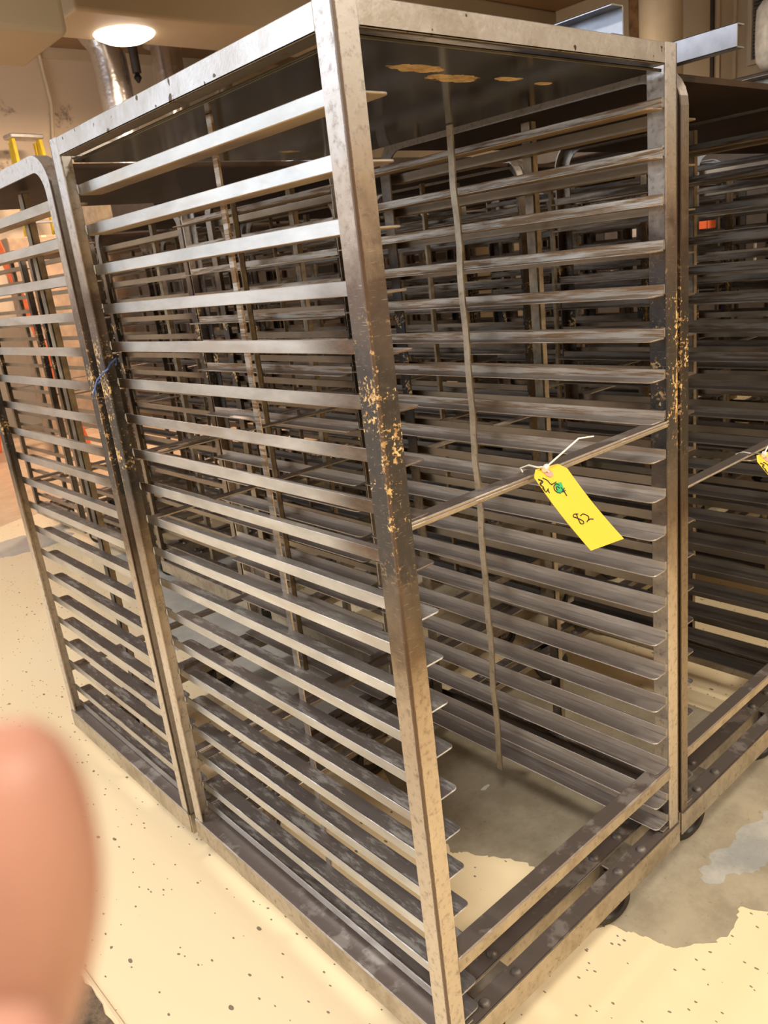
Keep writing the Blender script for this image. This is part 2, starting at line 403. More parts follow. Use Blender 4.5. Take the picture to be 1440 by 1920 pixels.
def base_and_bars(root, W, D, x0, spliced, ztop=.172, zbot=.112):
    """two side rails, two pairs of front/back cross angles riveted over the casters"""
    for s, xa in ((1, x0), (-1, x0 + W)):
        m = MB(); m.box(xa - s * .0025, xa + s * .004, .0005, D - .0005, zbot, ztop - .004); m.box(xa - s * .0025, xa + s * .062, .004, D - .004, ztop - .004, ztop)
        m.build('base_rail', 'bar', root, .001)
    for sy, ya in ((1, -.004), (-1, D + .004)):
        m = MB(); m.box(x0 - .0, x0 + W, ya, ya + sy * .004, zbot - .004, ztop - .006); m.box(x0 + .002, x0 + W - .002, ya, ya + sy * .040, ztop - .010, ztop - .006)
        b = m.build('base_cross_bar', 'bar', root, .0015)
        m = MB(); yb = ya + sy * .062
        m.box(x0 + .004, x0 + W - .004, yb, yb + sy * .004, zbot + .006, ztop - .006); m.box(x0 + .004, x0 + W - .004, yb, yb + sy * .040, ztop - .010, ztop - .006)
        b2 = m.build('base_cross_bar', 'bar', root, .0015)
        for xc in (x0 + .150, x0 + W - .185):
            for dx in (-.046, .046):
                rivet(b, xc + dx, ya + sy * .018, ztop - .006); rivet(b2, xc + dx, yb + sy * .018, ztop - .006)
        for k, xc in enumerate((x0 + .150, x0 + W - .185)):
            caster(root, xc, ya + sy * .049, (2.78 if k else 2.9) if sy > 0 else (2.6 if k else .5), ztop - .010)

def square_rack():
    W, D = .7758, .9265; ZT = ZF + .085
    root = empty('bakery_rack', (0, 0, 0), 'nearest steel bakery rack with square welded corners and a yellow tag on its cross bar', 'rack')
    for sx, xa in ((1, 0), (-1, W)):
        for sy, ya in ((1, 0), (-1, D)):
            angle_z(xa, ya, sx, sy, L if sy > 0 or sx > 0 else L, .058 if sx < 0 else L, .113, ZT, .0045).build('post', 'post', root, .0012)
    # top rails: leaf upright outside, leaf inward below
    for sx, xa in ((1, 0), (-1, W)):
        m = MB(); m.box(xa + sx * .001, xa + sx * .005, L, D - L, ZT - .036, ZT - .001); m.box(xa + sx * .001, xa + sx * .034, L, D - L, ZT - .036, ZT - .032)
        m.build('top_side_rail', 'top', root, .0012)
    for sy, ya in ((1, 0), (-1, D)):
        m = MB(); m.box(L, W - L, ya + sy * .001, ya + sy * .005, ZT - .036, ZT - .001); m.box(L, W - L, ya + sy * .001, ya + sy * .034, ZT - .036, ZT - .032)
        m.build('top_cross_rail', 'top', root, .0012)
    m = MB(); m.box(.040, W - .038, .008, D - .008, ZT - .043, ZT - .041)
    m.box(.040, .0425, .008, D - .008, ZT - .041, ZT - .037); m.box(.040, W - .038, .008, .0105, ZT - .046, ZT - .041)
    m.build('top_sheet', 'glossy_top_sheet', root, .0006)
    for z in ZK:
        j = lambda: random.uniform(-.0015, .0015)
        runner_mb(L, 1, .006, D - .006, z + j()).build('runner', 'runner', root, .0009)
        runner_mb(W - L, -1, .006, D - .006, z + j()).build('runner', 'runner_inner', root, .0009)
    # weld beads at the runner ends
    for (x, s) in ((L, 1), (W - L, -1)):
        for y, sy in ((.006, 1), (D - .006, -1)):
            m = MB()
            for z in ZK:
                zz = z - FH / 2
                m.ring([(x - s * .001, y, zz - .009), (x - s * .0025, y + sy * .001, zz), (x - s * .001, y, zz + .009)], [.0015, .0033, .0015], 6)
            wb = m.build('weld_beads', 'top', root, smooth=True); wb['kind'] = 'stuff'
    # flat spacer strips over the runner tips
    m = MB(); m.box(TW - .001, TW + .004, .440, .456, .15, ZT - .043); m.build('spacer_strip', 'runner_inner', root, .0008)
    n = 26; m = MB(); prev = None
    for k in range(n + 1):
        z = .142 + (ZT - .045 - .142) * k / n; dy = .0022 * math.sin(k * 1.9) + .0012 * math.sin(k * 5.1)
        cur = (z, dy)
        if prev: m.hexa([(W - TW - .005, .466 + prev[1], prev[0]), (W - TW - .0005, .466 + prev[1], prev[0]), (W - TW - .0005, .483 + prev[1], prev[0]), (W - TW - .005, .483 + prev[1], prev[0]),
                         (W - TW - .005, .466 + dy, z), (W - TW - .0005, .466 + dy, z), (W - TW - .0005, .483 + dy, z), (W - TW - .005, .483 + dy, z)])
        prev = cur
    m.build('spacer_strip', 'bar', root)
    z8 = ZK[7] - FH - .003
    m = MB(); m.box(L - .002, W - L + .002, .000, .030, z8 - .0055, z8 - .0005); m.box(L - .002, W - L + .002, .000, .004, z8 - .013, z8 - .0055); m.build('tie_bar', 'bar', root, .0015)
    m = MB(); m.box(L - .002, W - L + .002, D - .024, D, z8 - .0055, z8 - .0005); m.build('tie_bar', 'bar', root, .0015)
    z18 = ZK[17] - FH - .001
    for sy, ya in ((1, -.002), (-1, D + .002)):
        m = MB(); m.box(L - .002, W - L + .002, ya, ya + sy * .036, z18 - .004, z18); m.box(L - .002, W - L + .002, ya, ya + sy * .004, z18 - .032, z18 - .004)
        m.build('lower_cross_bar', 'bar', root, .0015)
    base_and_bars(root, W, D, 0, True)
    return root

def bent_rack(dark, D=.83, W=.77, mids=(.40,)):
    """rack whose side frames are one angle bent over rounded shoulders"""
    ZT = 1.790; R_ = .085; root = empty('bakery_rack', (0, 0, 0), 'x', 'rack')
    def path(off):
        r = R_ - off; P = [(off, .113)]
        for k in range(9):
            a = math.pi / 2 * k / 8; P.append((R_ - r * math.cos(a), ZT - R_ + r * math.sin(a)))
        for k in range(9):
            a = math.pi / 2 * k / 8; P.append((D - R_ + r * math.sin(a), ZT - R_ + r * math.cos(a)))
        P.append((D - off, .113)); return P
    for s, xa in ((1, 0), (-1, W)):
        m = MB(); o0, o1, o2 = path(0), path(.004), path(.034)
        for i in range(len(o0) - 1):
            for A, B, xe in ((o0, o1, .032), (o1, o2, .004)):
                m.hexa([(xa, A[i][0], A[i][1]), (xa, A[i + 1][0], A[i + 1][1]), (xa, B[i + 1][0], B[i + 1][1]), (xa, B[i][0], B[i][1]),
                        (xa + s * xe, A[i][0], A[i][1]), (xa + s * xe, A[i + 1][0], A[i + 1][1]), (xa + s * xe, B[i + 1][0], B[i + 1][1]), (xa + s * xe, B[i][0], B[i][1])])
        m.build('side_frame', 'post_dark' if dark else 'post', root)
        for y in mids:
            xm = xa + s * .077; m = MB(); m.box(xm, xm + s * .004, y, y + .028, .15, ZT - .035); m.box(xm, xm + s * .020, y, y + .004, .15, ZT - .035)
            m.build('mid_post', 'brown_steel', root, .001)
        for z in ZK:
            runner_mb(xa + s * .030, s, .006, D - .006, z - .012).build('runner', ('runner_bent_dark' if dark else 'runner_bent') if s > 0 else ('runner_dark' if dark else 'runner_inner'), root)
    m = MB(); m.box(.004, W - .004, .035, D - .035, ZT - .030, ZT - .028); m.box(.03, W - .03, .033, .0355, ZT - .036, ZT - .024); m.build('top_sheet', 'brown_top_sheet', root)
    for y in (.0, D - .030):
        z = .966; m = MB(); m.box(.03, W - .03, y, y + .030, z, z + .005); m.build('tie_bar', 'bar', root, .0012)
        m = MB(); z = .30; m.box(.03, W - .03, y, y + .030, z + .022, z + .026); m.box(.03, W - .03, y if y == 0 else y + .026, (y if y == 0 else y + .026) + .004, z, z + .022); m.build('lower_cross_bar', 'bar', root, .0012)
    base_and_bars(root, W, D, 0, False, .168, .105)
    return root

rackA = square_rack()
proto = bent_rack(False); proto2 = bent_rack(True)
GR = 'round-shouldered bakery racks parked in rows'
spots = [
 ((-.002, .960, 0), 'round-shouldered steel bakery rack directly behind the nearest rack, at left edge'),
 ((.807, .012, 0), 'round-shouldered steel bakery rack in the front row, touching the right side of the nearest'),
 ((.88, 1.05, 0), 'steel bakery rack parked behind the front-row rack that touches the nearest rack'),
 ((.90, 2.10, 0), 'steel bakery rack seen through the nearest one, third back in its column'),
 ((.92, 3.06, 0), 'steel bakery rack in the background, fourth back in its column, with a white caster'),
 ((.92, 4.03, 0), 'farthest steel bakery rack on the left, standing by the tan floor'),
 ((1.60, .05, 0), 'steel bakery rack at the right edge of the front row'),
 ((1.70, 1.08, 0), 'dark steel bakery rack behind the one at the right edge'),
 ((1.72, 2.10, 0), 'steel bakery rack deep in the second column, third row back'),
 ((1.74, 3.10, 0), 'steel bakery rack deep in the second column, fourth row back'),
 ((2.56, 0.100, 0), 'dark steel bakery rack in third column, front row'),
 ((2.58, 1.160, 0), 'dark steel bakery rack in third column, second row back'),
 ((2.60, 2.220, 0), 'dark steel bakery rack in third column, third row back'),
 ((2.62, 3.280, 0), 'dark steel bakery rack in third column, fourth row back'),
 ((2.64, 4.340, 0), 'dark steel bakery rack in third column, fifth row back'),
 ((3.37, 0.115, 0), 'dark steel bakery rack in fourth column, front row'),
 ((3.39, 1.175, 0), 'dark steel bakery rack in fourth column, second row back'),
 ((3.41, 2.235, 0), 'dark steel bakery rack in fourth column, third row back'),
 ((3.43, 3.295, 0), 'dark steel bakery rack in fourth column, fourth row back'),
 ((3.45, 4.355, 0), 'dark steel bakery rack in fourth column, fifth row back'),
 ((4.18, 0.130, 0), 'dark steel bakery rack in fifth column, front row'),
 ((4.20, 1.190, 0), 'dark steel bakery rack in fifth column, second row back'),
 ((4.22, 2.250, 0), 'dark steel bakery rack in fifth column, third row back'),
 ((4.24, 3.310, 0), 'dark steel bakery rack in fifth column, fourth row back'),
 ((4.26, 4.370, 0), 'dark steel bakery rack in fifth column, fifth row back'),
 ((4.99, 0.145, 0), 'dark steel bakery rack in sixth column, front row'),
 ((5.01, 1.205, 0), 'dark steel bakery rack in sixth column, second row back'),
 ((5.03, 2.265, 0), 'dark steel bakery rack in sixth column, third row back'),
 ((5.05, 3.325, 0), 'dark steel bakery rack in sixth column, fourth row back'),
 ((1.76, 4.15, 0), 'steel bakery rack deep in the second column, fifth row back'),
]
for i, (p, lab) in enumerate(spots):
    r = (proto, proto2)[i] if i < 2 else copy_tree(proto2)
    r.location = p; r['label'] = lab; r['group'] = GR
    r.rotation_euler.z = 0 if i < 2 else random.uniform(-.012, .012)

# ------------------------------------------------------------------ loose channels lying on the racks
def chan(name, x, y0, y1, z, w, h, s, lip, label, mat='zinc'):
    e = MB(); th = .0025
    e.box(x, x + s * th, y0, y1, z, z + h); e.box(x, x + s * w, y0, y1, z, z + th); e.box(x, x + s * w, y0, y1, z + h - th, z + h)
    if lip: e.box(x + s * (w - th), x + s * w, y0, y1, z + h - lip, z + h)
    o = e.build(name, mat, None, .001); tag(o, label, 'metal channel'); return o
chan('metal_channel', .622, .008, .90, ZF + .0855, .034, .045, -1, .004, 'folded metal channel lying on top of the nearest rack, its hollow side facing left')
chan('metal_channel', .905, -.045, .95, 1.7915, .028, .040, 1, 0, 'straight bright metal channel on the second rack, its end sticking out')
chan('metal_channel', 1.62, -.04, .95, 1.7915, .05, .045, -1, 0, 'dark metal channel on top of the rack at the right edge', 'caster_steel')
# ------------------------------------------------------------------ tags
AX = Vector((.99487147, -.08490474, -.05497216)).normalized()
BX = Vector((-.10010532, -.74870489, -.65530139)); BX = (BX - AX * AX.dot(BX)).normalized()
NX = AX.cross(BX)
if NX.dot(CP - Vector((.33, -.06, 1.1))) < 0: NX = -NX
STR = {'s8': [[0.0329, 0.0982], [0.0253, 0.0965], [0.0198, 0.1003], [0.0258, 0.1054], [0.0313, 0.1128], [0.0287, 0.1171], [0.0231, 0.1159], [0.0247, 0.1097], [0.0273, 0.1024], [0.0300, 0.0965]],
 's2': [[0.035, 0.1027], [0.0422, 0.1007], [0.047, 0.1044], [0.0488, 0.1084], [0.0445, 0.113], [0.0374, 0.1163], [0.0408, 0.115], [0.0483, 0.1134], [0.054, 0.1155]],
 'w1': [[0.0048, 0.0184], [0.0112, 0.0248], [0.002, 0.0291], [0.0042, 0.0328]], 'w2': [[0.0017, 0.0349], [0.0022, 0.0415], [0.0038, 0.0442], [0.0124, 0.0395]],
 'w3': [[0.0046, 0.0202], [0.0104, 0.0227], [0.0022, 0.0278], [0.0051, 0.0352]], 'w4': [[0.0099, 0.0413], [0.0083, 0.0475]], 'w5': [[0.0023, 0.0417], [0.0038, 0.0361]],
 'y1': [[0.0152, 0.0185], [0.0216, 0.025], [0.0238, 0.0333], [0.037, 0.0318]], 'y2': [[0.0238, 0.0333], [0.0246, 0.0355]],
 'c1': [[0.0385, 0.0395], [0.0343, 0.035], [0.0266, 0.0384], [0.023, 0.0451], [0.0247, 0.0499], [0.0302, 0.0537]], 'c2': [[0.0279, 0.0471], [0.028, 0.0424], [0.0335, 0.0406], [0.0345, 0.0448]],
 'x1': [[0.0387, 0.0439], [0.0393, 0.0525], [0.0384, 0.0612]], 'x2': [[0.0451, 0.0468], [0.034, 0.0523]], 'x3': [[0.0333, 0.0517], [0.0438, 0.0513]]}
GREEN = [[0.033, 0.0335], [0.0477, 0.0345], [0.0409, 0.0537], [0.0226, 0.0517]]
def smooth_line(P, n=6):
    out = []
    for i in range(len(P) - 1):
        p0 = P[max(i - 1, 0)]; p1 = P[i]; p2 = P[i + 1]; p3 = P[min(i + 2, len(P) - 1)]
        for k in range(n):
            t = k / n
            out.append(tuple(.5 * (2 * p1[j] + (p2[j] - p0[j]) * t + (2 * p0[j] - 5 * p1[j] + 4 * p2[j] - p3[j]) * t * t + (3 * p1[j] - p0[j] - 3 * p2[j] + p3[j]) * t ** 3) for j in range(2)))
    out.append(tuple(P[-1])); return out
def make_tag(O, ax, bx, nx, label, keys, barpt):
    """card tag with reinforced eyelet, handwriting, and a zip tie round the bar"""
    TWd, TL = .0805, .1655; e = empty('price_tag', O, label, 'tag', 'yellow tags tied to the racks')
    wpt = lambda u, v, h=0.0: ax * u + bx * v + nx * (h)
    m = MB(); cc = .013; P = [(cc, 0), (TWd - cc, 0), (TWd, cc), (TWd, TL), (0, TL), (0, cc)]
    # slightly cupped card, built as strips
    N = 8; rows = []
    vs = [0, cc] + [cc + (TL - cc) * k / N for k in range(1, N + 1)]
    def cup(v): return -.004 * math.sin(math.pi * v / TL)
    for v in vs:
        u0 = cc if v == 0 else 0; rows.append((v, u0, TWd - u0))
    for i in range(len(rows) - 1):
        (v0, a0, b0), (v1, a1, b1) = rows[i], rows[i + 1]
        m.hexa([wpt(a0, v0, cup(v0) - .0004), wpt(b0, v0, cup(v0) - .0004), wpt(b1, v1, cup(v1) - .0004), wpt(a1, v1, cup(v1) - .0004),
                wpt(a0, v0, cup(v0)), wpt(b0, v0, cup(v0)), wpt(b1, v1, cup(v1)), wpt(a1, v1, cup(v1))])
    card = m.build('card', 'tag_yellow', e)
    # eyelet patch
    n = 20; m = MB(); m.prism([wpt(.0343 + .0085 * math.cos(2 * math.pi * k / n), .0125 + .0085 * math.sin(2 * math.pi * k / n), cup(.0125) + .0003) for k in range(n)], nx * .0004); m.build('eyelet', 'ring_pink', e)
    if 's8' in keys:
        m = MB(); m.prism([wpt(u, v, cup(v) + .0002) for u, v in GREEN], nx * .0003); m.build('green_sticker', 'tag_green', e)
    for nm, pre in (('handwritten_number', 's'), ('handwritten_word', 'wycx')):
        m = MB()
        for k in keys:
            if k[0] in pre:
                pts = smooth_line(STR[k]); m.ring([wpt(u, v, cup(v) + .0007) for u, v in pts], .00085, 6)
        if m.v: m.build(nm, 'ink', e)['kind'] = 'stuff'
    # zip tie: strap from eyelet over the bar, head, long tail
    hd = wpt(.0300, .0040, .004); ey = wpt(.0343, .0125, .001)
    m = MB(); bp = Vector(barpt) - O
    m.ring([ey, hd, hd + (bp - hd) * .5 + Vector((-.01, -.006, .006)), bp + Vector((-.012, -.006, .007)), bp + Vector((-.013, .012, .009)), bp + Vector((-.013, .030, .002)), bp + Vector((-.012, .022, -.012)), bp + Vector((-.005, -.004, -.012)), ey + Vector((0, .003, .001))], .0016, 6)
    z = m.build('zip_tie', 'white_plastic', e, smooth=True)
    m = MB(); m.ring([hd - ax * .005 + bx * .003, hd + ax * .006 - bx * .002], [.0052, .0052], 6); m.build('zip_head', 'white_plastic', z)
    return e, hd
Oa = at(993.4, 883.2, 1.30)
tg, hd = make_tag(Oa, AX, BX, NX, 'yellow card tag marked 82 with a green square, zip-tied to the nearest rack', list(STR), on_plane(1012, 880, 1, .0) )
m = MB(); t0 = Oa + hd; m.ring([Vector((0, 0, 0)) + hd, at(1085, 822, 1.33) - Oa, at(1113, 818, 1.345) - Oa], [.0016, .0015, .0012], 6)
m.build('zip_tail', 'white_plastic', tg, smooth=True)
Ob = at(1412, 856, 1.62)
tg2, hd2 = make_tag(Ob, AX, BX, NX, 'yellow card tag cut off by the right edge of the view, on the second rack', ['w1', 'w2', 'w3', 'w5', 'y1', 'y2', 'c1', 'x1'], on_plane(1408, 853, 1, .02))
m = MB(); m.ring([hd2, hd2 + Vector((.05, 0, .03)), hd2 + Vector((.10, 0, .05))], [.0016, .0015, .0012], 6); m.build('zip_tail', 'white_plastic', tg2, smooth=True)

# blue twine tied round the rear corner post
def px(u, v, ax, val): return on_plane(u, v, ax, val)
m = MB(); zt = 1.335
m.ring([(-.004, .955, zt - .035), (-.006, .93, zt - .018), (-.005, .895, zt - .003), (.004, .883, zt + .006), (.020, .905, zt + .013), (.041, .918, zt + .022), (.043, .926, zt + .010), (.02, .934, zt - .01), (-.002, .942, zt - .028)], .0022, 6)
m.ring([(-.006, .93, zt - .018), (-.012, .935, zt - .035), (-.006, .945, zt - .05)], .0015, 6); m.ring([(-.004, .955, zt - .035), (-.010, .957, zt - .05)], .0018, 6)
tag(m.build('twine', 'blue_twine', None, smooth=True), 'blue twine knotted round the scorched rear post of the nearest rack', 'twine')

# ------------------------------------------------------------------ floor and its worn patches
WX0, WX1, WY0, WY1, HC = -5.0, 9.5, -4.5, 10.0, 4.45
struct(MB().box(WX0 - .3, WX1 + .3, WY0 - .3, WY1 + .3, -.1, 0).build('floor', 'floor'))
FLO = bpy.data.objects['floor']
def patch(name, pts, mat, h=.0006, rough=.012, sub=5):
    rnd = random.Random(len(name) + len(pts)); out = []
    for i, p in enumerate(pts):
        q = pts[(i + 1) % len(pts)]
        for k in range(sub):
            t = k / sub; d = math.hypot(q[0] - p[0], q[1] - p[1]); a = min(rough, d * .12) * (0 if k == 0 else 1)
            out.append((p[0] + (q[0] - p[0]) * t + rnd.uniform(-a, a), p[1] + (q[1] - p[1]) * t + rnd.uniform(-a, a), .0002))
    m = MB(); m.prism(out, (0, 0, h)); o = m.build(name, mat, FLO); return o
patch('bare_patch', [(.502, .522), (.479, .471), (.500, .455), (.522, .406), (.55, .36), (.579, .303), (.565, .25), (.575, .215), (.53, .191), (.52, .12), (.535, .06), (.552, .023), (.560, -.005), (.572, -.033), (.578, -.07), (.588, -.1), (.615, -.118), (.650, -.148), (.69, -.164), (.74, -.158), (.786, -.146), (.811, -.197), (.90, -.24), (1.1, -.28), (1.4, -.2),
                      (1.5, .2), (1.45, .7), (1.2, 1.0), (.9, 1.1), (.75, 1.0), (.62, .95), (.56, .8), (.52, .65)], 'bare_concrete')
patch('scraped_patch', [(.80, -.055), (.83, -.02), (.87, -.035), (.90, -.015), (.95, -.04), (1.02, -.03), (1.15, -.06), (1.2, -.13), (1.05, -.16), (.96, -.13), (.90, -.12), (.86, -.08), (.83, -.085)], 'scraped', .0010)
patch('grey_patch', [(.936, 3.744), (.91, 3.298), (.763, 3.16), (.723, 2.999), (.754, 2.896), (.729, 2.796), (.619, 2.442), (.564, 2.241), (.622, 2.219), (.627, 1.975), (.567, 1.738), (.543, 1.522), (.521, 1.253), (.58, 1.10), (.70, 1.15), (.95, 1.3), (1.25, 2.213), (1.4, 3.086), (1.338, 3.682)], 'grey_concrete', .0008)
patch('tan_area', [(.30, 4.95), (.75, 5.2), (1.1, 5.3), (2.2, 5.2), (4.5, 4.8), (9.4, 4.6), (9.4, 9.9), (-4.9, 9.9), (-4.9, 4.6), (-1.5, 4.7)], 'tan_floor', .0006, .06)
patch('grey_streak', [(.609, 4.768), (.823, 4.775), (1.021, 4.762), (1.003, 4.467), (.855, 4.358), (.676, 4.338), (.506, 4.421), (.2, 4.40), (.1, 4.55)], 'grey_concrete', .0008, .03)

p_ = on_plane(910, 1477, 2, .002)
tag(MB().prism([(p_.x - .016, p_.y + .004, .001), (p_.x - .006, p_.y - .007, .001), (p_.x + .015, p_.y - .004, .001), (p_.x + .017, p_.y + .003, .001), (p_.x, p_.y + .006, .001)], (0, 0, .0025)).build('paint_flake', 'white_plastic'), 'small white flake lying on the bare concrete inside the nearest rack', 'flake')
def m_mat():
    simple('mat_crumbs', (.16, .11, .07), .8, 0, 40, .4, .8)
m_mat()
m = MB(); e = [(-.36, .65), (-.364, .84), (-.37, 1.05), (-1.1, 1.02), (-1.1, .30), (-.35, .40)]
patch('gouged_patch', [(-.372, .60), (-.378, .82), (-.385, 1.0), (-.9, 1.0), (-.9, .40), (-.372, .45)], 'mat_crumbs', .002, .008, 8)
st = MB(); st.hexa([(-.366, .42, .0), (-.352, .42, .0), (-.362, .90, .0), (-.374, .90, .0), (-.364, .42, .005), (-.354, .42, .005), (-.364, .90, .005), (-.372, .90, .005)])
struct(st.build('trim_1', 'trim_cream', None, .001))

# ------------------------------------------------------------------ room shell
struct(MB().box(WX0, WX1, WY1, WY1 + .2, 0, HC).build('wall_back', 'smudged'))
struct(MB().box(WX1, WX1 + .2, WY0, WY1, 0, HC).build('wall_right', 'wall_cream'))
struct(MB().box(WX0, WX1, WY0 - .2, WY0, 0, HC).build('wall_front', 'wall_cream'))
wl = MB(); wl.box(WX0 - .2, WX0, WY0, WY1, 0, 1.7); wl.box(WX0 - .2, WX0, WY0, WY1, 3.7, HC)
wl.box(WX0 - .2, WX0, WY0, 0, 1.7, 3.7); wl.box(WX0 - .2, WX0, 9.2, WY1, 1.7, 3.7)
struct(wl.build('wall_left', 'wall_cream'))
struct(MB().box(WX0 - .2, WX1 + .2, WY0 - .2, WY1 + .2, HC, HC + .15).build('ceiling', 'ceiling_tan'))
win = MB().box(WX0 - .12, WX0 - .08, 0, 9.2, 1.7, 3.7).build('window_1', 'day_pane'); struct(win)
fr = MB()
for y in (0, 2.3, 4.6, 6.9, 9.15): fr.box(WX0 - .08, WX0, y, y + .05, 1.7, 3.7)
fr.box(WX0 - .08, WX0, 0, 9.2, 1.7, 1.75); fr.box(WX0 - .08, WX0, 0, 9.2, 3.65, 3.7); fr.build('window_frame', 'trim_cream', win)
struct(MB().box(WX0, WX1, WY1 - .05, WY1, HC - .12, HC).build('trim_2', 'trim_cream'))
# back-wall vertical battens
for i, x in enumerate((5.2, 7.4)): struct(MB().box(x, x + .05, WY1 - .02, WY1, 0, HC - .12).build('trim_%d' % (3 + i), 'trim_cream'))

# right wall dressing: column, timber post, panel seams, louvre
def atx(u, v, X): return on_plane(u, v, 0, X)
pc = atx(1239, 40, 8.2); bx_ = MB().lathe([(.225, 0), (.225, HC)], (8.2, pc.y, 0), 'z', 24).build('trim_5', 'trim_cream', None, smooth=True); struct(bx_)
w0 = atx(1188, 10, 9.0); struct(MB().box(9.0, 9.15, w0.y - .06, w0.y + .07, 0, HC).build('trim_6', 'wood_post'))
for i, u in enumerate((1262, 1335, 1347, 1378)):
    q = atx(u, 60, WX1 - .02); struct(MB().box(WX1 - .03, WX1, q.y - .02, q.y + .02, 0, HC).build('trim_%d' % (7 + i), 'dark_panel' if i == 1 else 'trim_cream'))
a = atx(1412, 0, WX1 - .03); b = atx(1440, 105, WX1 - .03)
lv = MB(); y0, y1 = b.y - .35, a.y; z0, z1 = b.z, a.z + .35
for k in range(26):
    z = z0 + (z1 - z0) * k / 26; lv.hexa([(WX1 - .04, y0, z), (WX1 - .04, y1, z), (WX1 - .01, y1, z + .03), (WX1 - .01, y0, z + .03), (WX1 - .038, y0, z - .004), (WX1 - .038, y1, z - .004), (WX1 - .008, y1, z + .026), (WX1 - .008, y0, z + .026)])
lo = empty('wall_vent', (0, 0, 0), 'louvred vent high on the right wall at the edge of view', 'vent')
lv.build('slat', 'aluminium', lo); fm = MB()
for (ya, yb, za, zb) in ((y1, y1 + .05, z0 - .05, z1 + .05), (y0 - .05, y0, z0 - .05, z1 + .05), (y0, y1, z1, z1 + .05), (y0, y1, z0 - .05, z0)): fm.box(WX1 - .05, WX1 - .0, ya, yb, za, zb)
fm.build('vent_frame', 'trim_cream', lo); MB().box(WX1 - .012, WX1 - .004, y0, y1, z0, z1).build('vent_back', 'dark_panel', lo)

q = atx(1452, 62, 8.6); e = empty('bulkhead_light', (q.x, q.y, q.z), 'round ended cream bulkhead light hanging before the wall vent', 'lamp')
MB().lathe([(.02, -.34), (.12, -.31), (.17, -.24), (.18, -.1), (.18, .12), (.17, .24), (.12, .31), (.02, .34)], (0, 0, 0), 'z', 24).build('diffuser', 'white_plastic', e, smooth=True)
MB().lathe([(.012, .33), (.012, HC - q.z)], (0, 0, 0), 'z', 8).build('rod', 'aluminium', e)
# ------------------------------------------------------------------ ceiling lamps
def lamp(x, y, z, power, label, col=(1, .80, .58), r=.34):
    e = empty('ceiling_lamp', (x, y, z), label, 'ceiling lamp', 'high bay ceiling lamps')
    MB().lathe([(.07, .30), (.10, .28), (.12, .20), (r * .8, .10), (r, .0)], (0, 0, 0), 'z', 28).build('reflector', 'aluminium', e, smooth=True)
    MB().lathe([(.12, -.15), (r * .55, -.14), (r * .80, -.10), (r * .97, -.03), (r * .97, .0)], (0, 0, 0), 'z', 28).build('lens', 'lamp_lens', e, smooth=True)
    MB().lathe([(.012, .29), (.012, max(.31, HC - z))], (0, 0, 0), 'z', 8).build('rod', 'aluminium', e)
    ld = bpy.data.lights.new('lamp_light', 'AREA'); ld.shape = 'DISK'; ld.size = r * 2; ld.energy = power; ld.color = col
    lo = bpy.data.objects.new('lamp_light', ld); COL.objects.link(lo); lo.parent = e; lo.location = (0, 0, -.17)
    return e
p = at(230, 46, 7.6)
lamp(p.x, p.y, p.z, 190, 'glowing high bay lamp hanging over the far left aisle', (1, .72, .52))
lamp(-1.6, -1.5, 4.0, 95, 'high bay lamp above the open floor left of the nearest rack', (1, .94, .82))
lamp(1.6, -2.4, 4.0, 115, 'high bay lamp above the floor in front of the nearest rack', (1, .90, .74))
lamp(-2.6, 2.6, 4.0, 130, 'high bay lamp above the left aisle beside the racks', (.95, .93, .90))
lamp(5.2, -1.4, 4.0, 60, 'high bay lamp above the right end of the front row', (1, .90, .74))
lamp(5.6, 5.0, 4.0, 70, 'high bay lamp near the right wall', (1, .78, .52))
# daylight entering through the window strip
ld = bpy.data.lights.new('window_daylight', 'AREA'); ld.shape = 'RECTANGLE'; ld.size = 9.0; ld.size_y = 1.9; ld.energy = 80; ld.color = (.70, .84, 1.0)
lo = bpy.data.objects.new('window_daylight', ld); COL.objects.link(lo); lo.location = (WX0 + .02, 4.6, 2.7); lo.rotation_euler = (0, math.radians(-90), 0)
lo.visible_camera = True
# ------------------------------------------------------------------ ducts, soffits, hangers on the left
def pipe(name, pts, r, label, mat='duct'):
    m = MB(); m.ring(pts, r, 20); o = m.build(name, mat, None, smooth=True); tag(o, label, 'duct'); return o
DY = 8.6
def ay(u, v, Y): return on_plane(u, v, 1, Y)
HOODTOP = ay(150, 388, 8.9).z + .125
def smooth3(P, n=5):
    P = [Vector(p) for p in P]; out = []
    for i in range(len(P) - 1):
        p0 = P[max(i - 1, 0)]; p1 = P[i]; p2 = P[i + 1]; p3 = P[min(i + 2, len(P) - 1)]
        for k in range(n):
            t = k / n; out.append(.5 * (2 * p1 + (p2 - p0) * t + (2 * p0 - 5 * p1 + 4 * p2 - p3) * t * t + (3 * p1 - p0 - 3 * p2 + p3) * t ** 3))
    return out + [P[-1]]
a, b, c, d = ay(145, 5, 7.6), ay(172, 55, DY), ay(198, 100, DY), ay(213, 190, DY)
c2 = Vector((c.x + .02, DY, c.z)); 
pipe('duct', smooth3([Vector((a.x - .3, 7.3, min(HC - .02, a.z + .6))), a, b, c2, Vector((c2.x + .02, DY, c2.z - .8)), Vector((c2.x + .02, DY, HOODTOP))], 6), .19, 'bent silver duct dropping past the glowing lamp')
q = ay(308, 80, 9.2)
pipe('duct', [(q.x, 9.2, min(q.z + .1, HC - .01)), (q.x, 9.2, HOODTOP)], .19, 'straight silver duct with a round collar, right of the lamp')
fl = MB().lathe([(.27, -.03), (.27, .0), (.22, .03)], (q.x, 9.2, min(q.z, HC - .05)), 'z', 24).build('collar', 'duct', bpy.data.objects['duct.001'], smooth=True)
